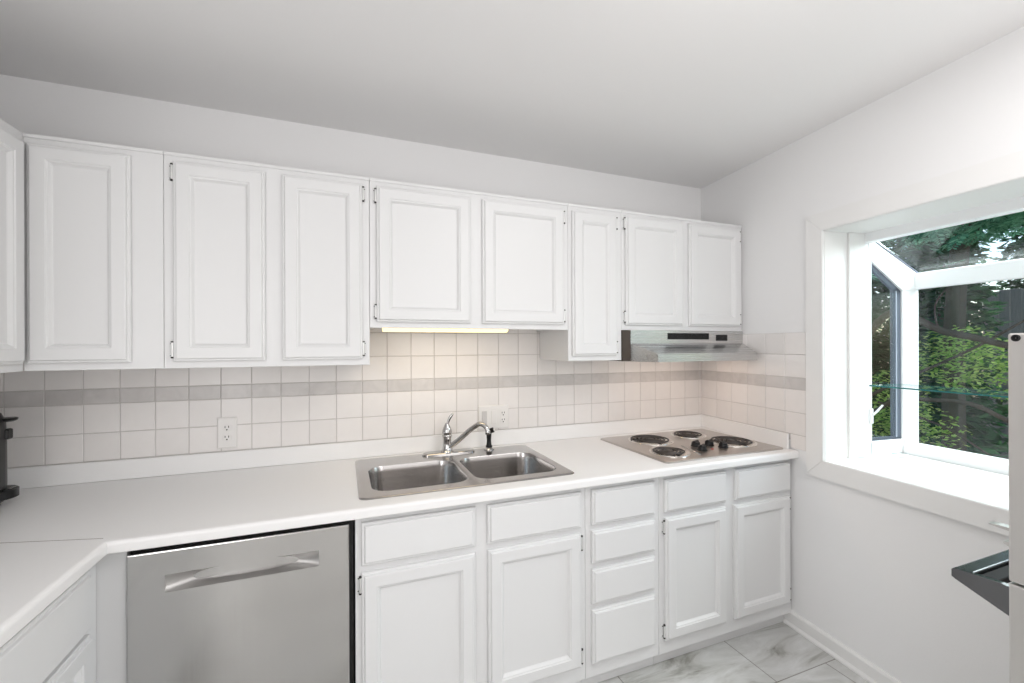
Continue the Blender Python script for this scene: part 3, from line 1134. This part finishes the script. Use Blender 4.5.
# ------------------------------------------------------------------ refrigerator at the right edge
fx, fy, FT = -.878, -1.659, 1.380
r = thing('refrigerator', (fx + .34, fy - .33, 0), 'stainless steel refrigerator cut off by the right edge of the photo', 'refrigerator')
ox, oy = fx + .34, fy - .33
m = MB(); m.box(fx + .004 - ox, fx + .61 - ox, fy - .70 - oy, fy - .075 - oy, .012, FT - .012, bev=.004); m.build('cabinet', FSTEEL, r)
m = MB(); m.box(fx - ox, fx + .614 - ox, fy - .070 - oy, fy - oy, .90, FT, bev=.0035, seg=2); d1 = m.build('upper_door', FSTEEL, r)
m = MB(); m.box(fx - ox, fx + .614 - ox, fy - .070 - oy, fy - oy, .06, .8965, bev=.0035, seg=2); d2 = m.build('lower_door', FSTEEL, r)
m = MB()
m.lathe([(.0068, .0), (.0066, .0016), (.0050, .0022), (.0042, .0010), (.0005, .0008)], (0, 0, 0), 'x', n=20)
pl = m.build('hinge_plug', BLACK, d1)
for v_ in pl.data.vertices:
    v_.co.x = -v_.co.x
pl.location = (fx - ox + .0003, fy - .0115 - oy, 1.3705)
# chunky bar handle on the lower door: a tapering bracket at each end, bar between
m = MB()
for xx in (fx + .006, fx + .600):
    x0_, x1_ = (xx, xx + .012)
    q = [(fy, .829), (fy, .886), (fy + .012, .888), (fy + .084, .884), (fy + .087, .881), (fy + .087, .866), (fy + .080, .862)]
    m.rings([[(x0_ - ox, y - oy, z) for y, z in q], [(x1_ - ox, y - oy, z) for y, z in q]], True, True, True)
m.box(fx + .0175 - ox, fx + .600 - ox, fy + .058 - oy, fy + .0865 - oy, .866, .8835, bev=.003, seg=2)
hd = m.build('handle', DKCHROME, d2)
m = MB(); m.box(fx + .0185 - ox, fx + .599 - ox, fy + .030 - oy, fy + .0575 - oy, .862, .876, bev=.002); m.build('inner_black_strip', MBLACK, hd)  # black strip along the inner side of the bar
m = MB()
q = [(fy, .9935), (fy + .030, .9965), (fy + .032, .9985), (fy + .020, 1.000), (fy, 1.000)]
m.rings([[(fx + x - ox, y - oy, z) for y, z in q] for x in (.01, .03)], True, True, True)
q = [(fy, .962), (fy + .010, .967), (fy + .011, .970), (fy, .974)]
m.rings([[(fx + x - ox, y - oy, z) for y, z in q] for x in (.01, .05)], True, True, True)
m.build('pull_tab', FSTEEL, d1)

# ------------------------------------------------------------------ outdoors
m = MB()
m.box(.62, 14, -9, 9, -.5, -.35); g_ = struct(m.build('ground', SOIL))


def leaf_cloud(m, c, rad, n, size, droop=0.0, flat=1.0, aspect=.45):
    c = Vector(c)
    for _ in range(n):
        while True:
            p = Vector((random.uniform(-1, 1), random.uniform(-1, 1), random.uniform(-1, 1)))
            if .25 < p.length < 1:
                break
        p = Vector((p.x * rad[0], p.y * rad[1], p.z * rad[2])) + c
        a = random.uniform(0, math.tau)
        u = Vector((math.cos(a), math.sin(a), random.uniform(-.7, .3) - droop)).normalized()
        w = u.cross(Vector((random.uniform(-.6, .6), random.uniform(-.6, .6), 1))).normalized()
        s = size * random.uniform(.6, 1.35)
        k = s * aspect
        vs = [m.v(p), m.v(p + u * s * .5 + w * k * .5), m.v(p + u * s), m.v(p + u * s * .5 - w * k * .5)]
        m.f(vs)


def spray_cloud(m, c, rad, n, size):
    """flat drooping conifer sprays: a fan of needle-like leaflets"""
    c = Vector(c)
    for _ in range(n):
        p = Vector((random.gauss(0, .5) * rad[0], random.gauss(0, .5) * rad[1], random.gauss(0, .5) * rad[2])) + c
        a = random.uniform(0, math.tau)
        u = Vector((math.cos(a), math.sin(a), random.uniform(-.9, -.1))).normalized()
        w = u.cross(Vector((random.uniform(-.4, .4), random.uniform(-.4, .4), 1))).normalized()
        L0 = size * random.uniform(.7, 1.3)
        for k in range(7):
            t = k / 7
            for sgn in (-1, 1):
                d = (u * .75 + w * sgn * .65).normalized()
                q = p + u * L0 * t
                l = L0 * .42 * (1 - .6 * t)
                e_ = d.cross(u.cross(w)).normalized() * l * .16
                m.f([m.v(q), m.v(q + d * l * .5 + e_), m.v(q + d * l), m.v(q + d * l * .5 - e_)])


def tree(name, label, cat, base_, branches, clouds, leafmat, leafname='foliage', spray=False, group=None):
    r = thing(name, base_, label, cat, group=group)
    m = MB()
    for path, r0, r1 in branches:
        P = smooth([Vector(p) - Vector(base_) for p in path], 4)
        m.tube(P, [r0 + (r1 - r0) * i / (len(P) - 1) for i in range(len(P))], 8)
    m.build('trunk', BARK, r)
    m = MB()
    for c in clouds:
        if spray:
            spray_cloud(m, Vector(c[0]) - Vector(base_), c[1], c[2], c[3])
        else:
            leaf_cloud(m, Vector(c[0]) - Vector(base_), c[1], c[2], c[3])
    tag(m.build(leafname, leafmat, r, recalc=False), kind='stuff')
    return r


GZ = -.35
# a cedar overhanging the garden window roof
tree('cedar_tree', 'green cedar with drooping sprays hanging over the window roof', 'tree', (3.3, .22, GZ),
     [([(3.3, .22, GZ), (3.25, .20, 1.5), (3.3, .12, 3.0), (3.3, 0, 4.6)], .10, .04),
      ([(3.25, .15, 2.2), (2.7, -.35, 2.55), (2.0, -.7, 2.6)], .03, .01),
      ([(3.3, 0, 2.6), (2.8, .25, 2.9), (2.1, .3, 2.85)], .03, .01),
      ([(3.3, -.1, 2.9), (2.7, -.7, 3.2), (2.1, -1.1, 3.0)], .03, .01)],
     [((2.6, -.45, 2.75), (.9, .6, .5), 800, .19), ((2.5, .45, 2.8), (.9, .7, .5), 800, .19), ((2.5, -1.1, 2.9), (.9, .6, .5), 600, .19), ((3.2, 0, 3.5), (.9, 1.0, .7), 700, .22), ((2.75, -.33, 2.48), (.5, .42, .24), 420, .17)],
     LEAFC, spray=True)
# an arching brown-branched shrub in front of the glass
tree('shrub', 'sunlit yellow-green shrub with arching bare brown branches outside the window', 'shrub', (2.5, .75, GZ),
     [([(2.5, .75, GZ), (2.35, .6, .6), (2.25, .38, 1.35), (2.2, .16, 1.62), (2.2, -.02, 1.56), (2.2, -.18, 1.46), (2.2, -.38, 1.40), (2.2, -.60, 1.33), (2.25, -.9, 1.30)], .034, .022),
      ([(2.32, .45, .85), (2.25, .12, 1.05), (2.2, -.14, 1.19), (2.2, -.38, 1.34), (2.2, -.62, 1.52)], .014, .008),
      ([(2.35, .6, .55), (2.25, .10, .93), (2.2, -.04, .92), (2.2, -.34, .92), (2.2, -.60, .80), (2.25, -.9, .76)], .020, .014),
      ([(2.3, .3, .85), (2.2, -.15, .74), (2.2, -.27, .68), (2.2, -.53, .52), (2.2, -.8, .44)], .010, .006),
      ([(2.2, -.16, 1.47), (2.2, -.14, 1.66), (2.2, -.24, 1.82)], .008, .004)],
     [((2.8, -.05, 1.25), (.45, .28, .28), 1100, .05), ((2.7, .38, .8), (.35, .22, .35), 800, .05), ((2.9, -.40, 1.05), (.4, .2, .2), 300, .05), ((2.6, .25, .6), (.45, .4, .25), 700, .05)],
     LEAFY)
# dark evergreens filling the view behind
ev = [(4.7, 3.05, 4.6, 'dark evergreen tree nearest the house wall, seen through the side pane'),
      (4.7, 1.85, 4.6, 'dark evergreen tree seen at the corner post of the garden window'),
      (4.9, .98, 5.0, 'dark evergreen tree right behind the sunlit shrub'),
      (6.4, 3.15, 6.6, 'far evergreen tree between the two nearer ones, left of the shrub'),
      (6.6, 2.00, 6.6, 'far evergreen tree rising beside the grey board fence'),
      (9.4, 1.75, 6.8, 'farthest evergreen tree rising behind the grey board fence')]
for px, py, h, lab in ev:
    cl = []
    for k in range(9):
        z = GZ + .45 + (h - .5) * k / 8.5
        w_ = .52 - .03 * k
        cl.append(((px, py, z), (w_, w_, .42), 900, .18))
    tree('evergreen_tree', lab, 'tree', (px, py, GZ), [([(px, py, GZ), (px + .03, py, h * .5), (px, py + .04, h)], .14, .03)], cl, LEAFD, group='evergreen trees')

r = thing('garden_fence', (7.6, .95, GZ), 'weathered grey board fence behind the trees outside the window', 'fence', rz=math.radians(-8))
m = MB()
for k in range(16):
    y = -1.4 + k * .135
    m.box(-.012, .012, y, y + .128, .02, 2.55 + random.uniform(-.01, .01), bev=.003)
m.build('board_panel', FENCE, r)
for y in (-1.42, -.33, .74):
    m = MB(); m.box(.013, .10, y, y + .09, 0, 2.50, bev=.004); m.build('post', FENCE, r)
for z in (.5, 1.8):
    m = MB(); m.box(.013, .05, -1.33, .74, z, z + .09, bev=.003); m.build('rail', FENCE, r)
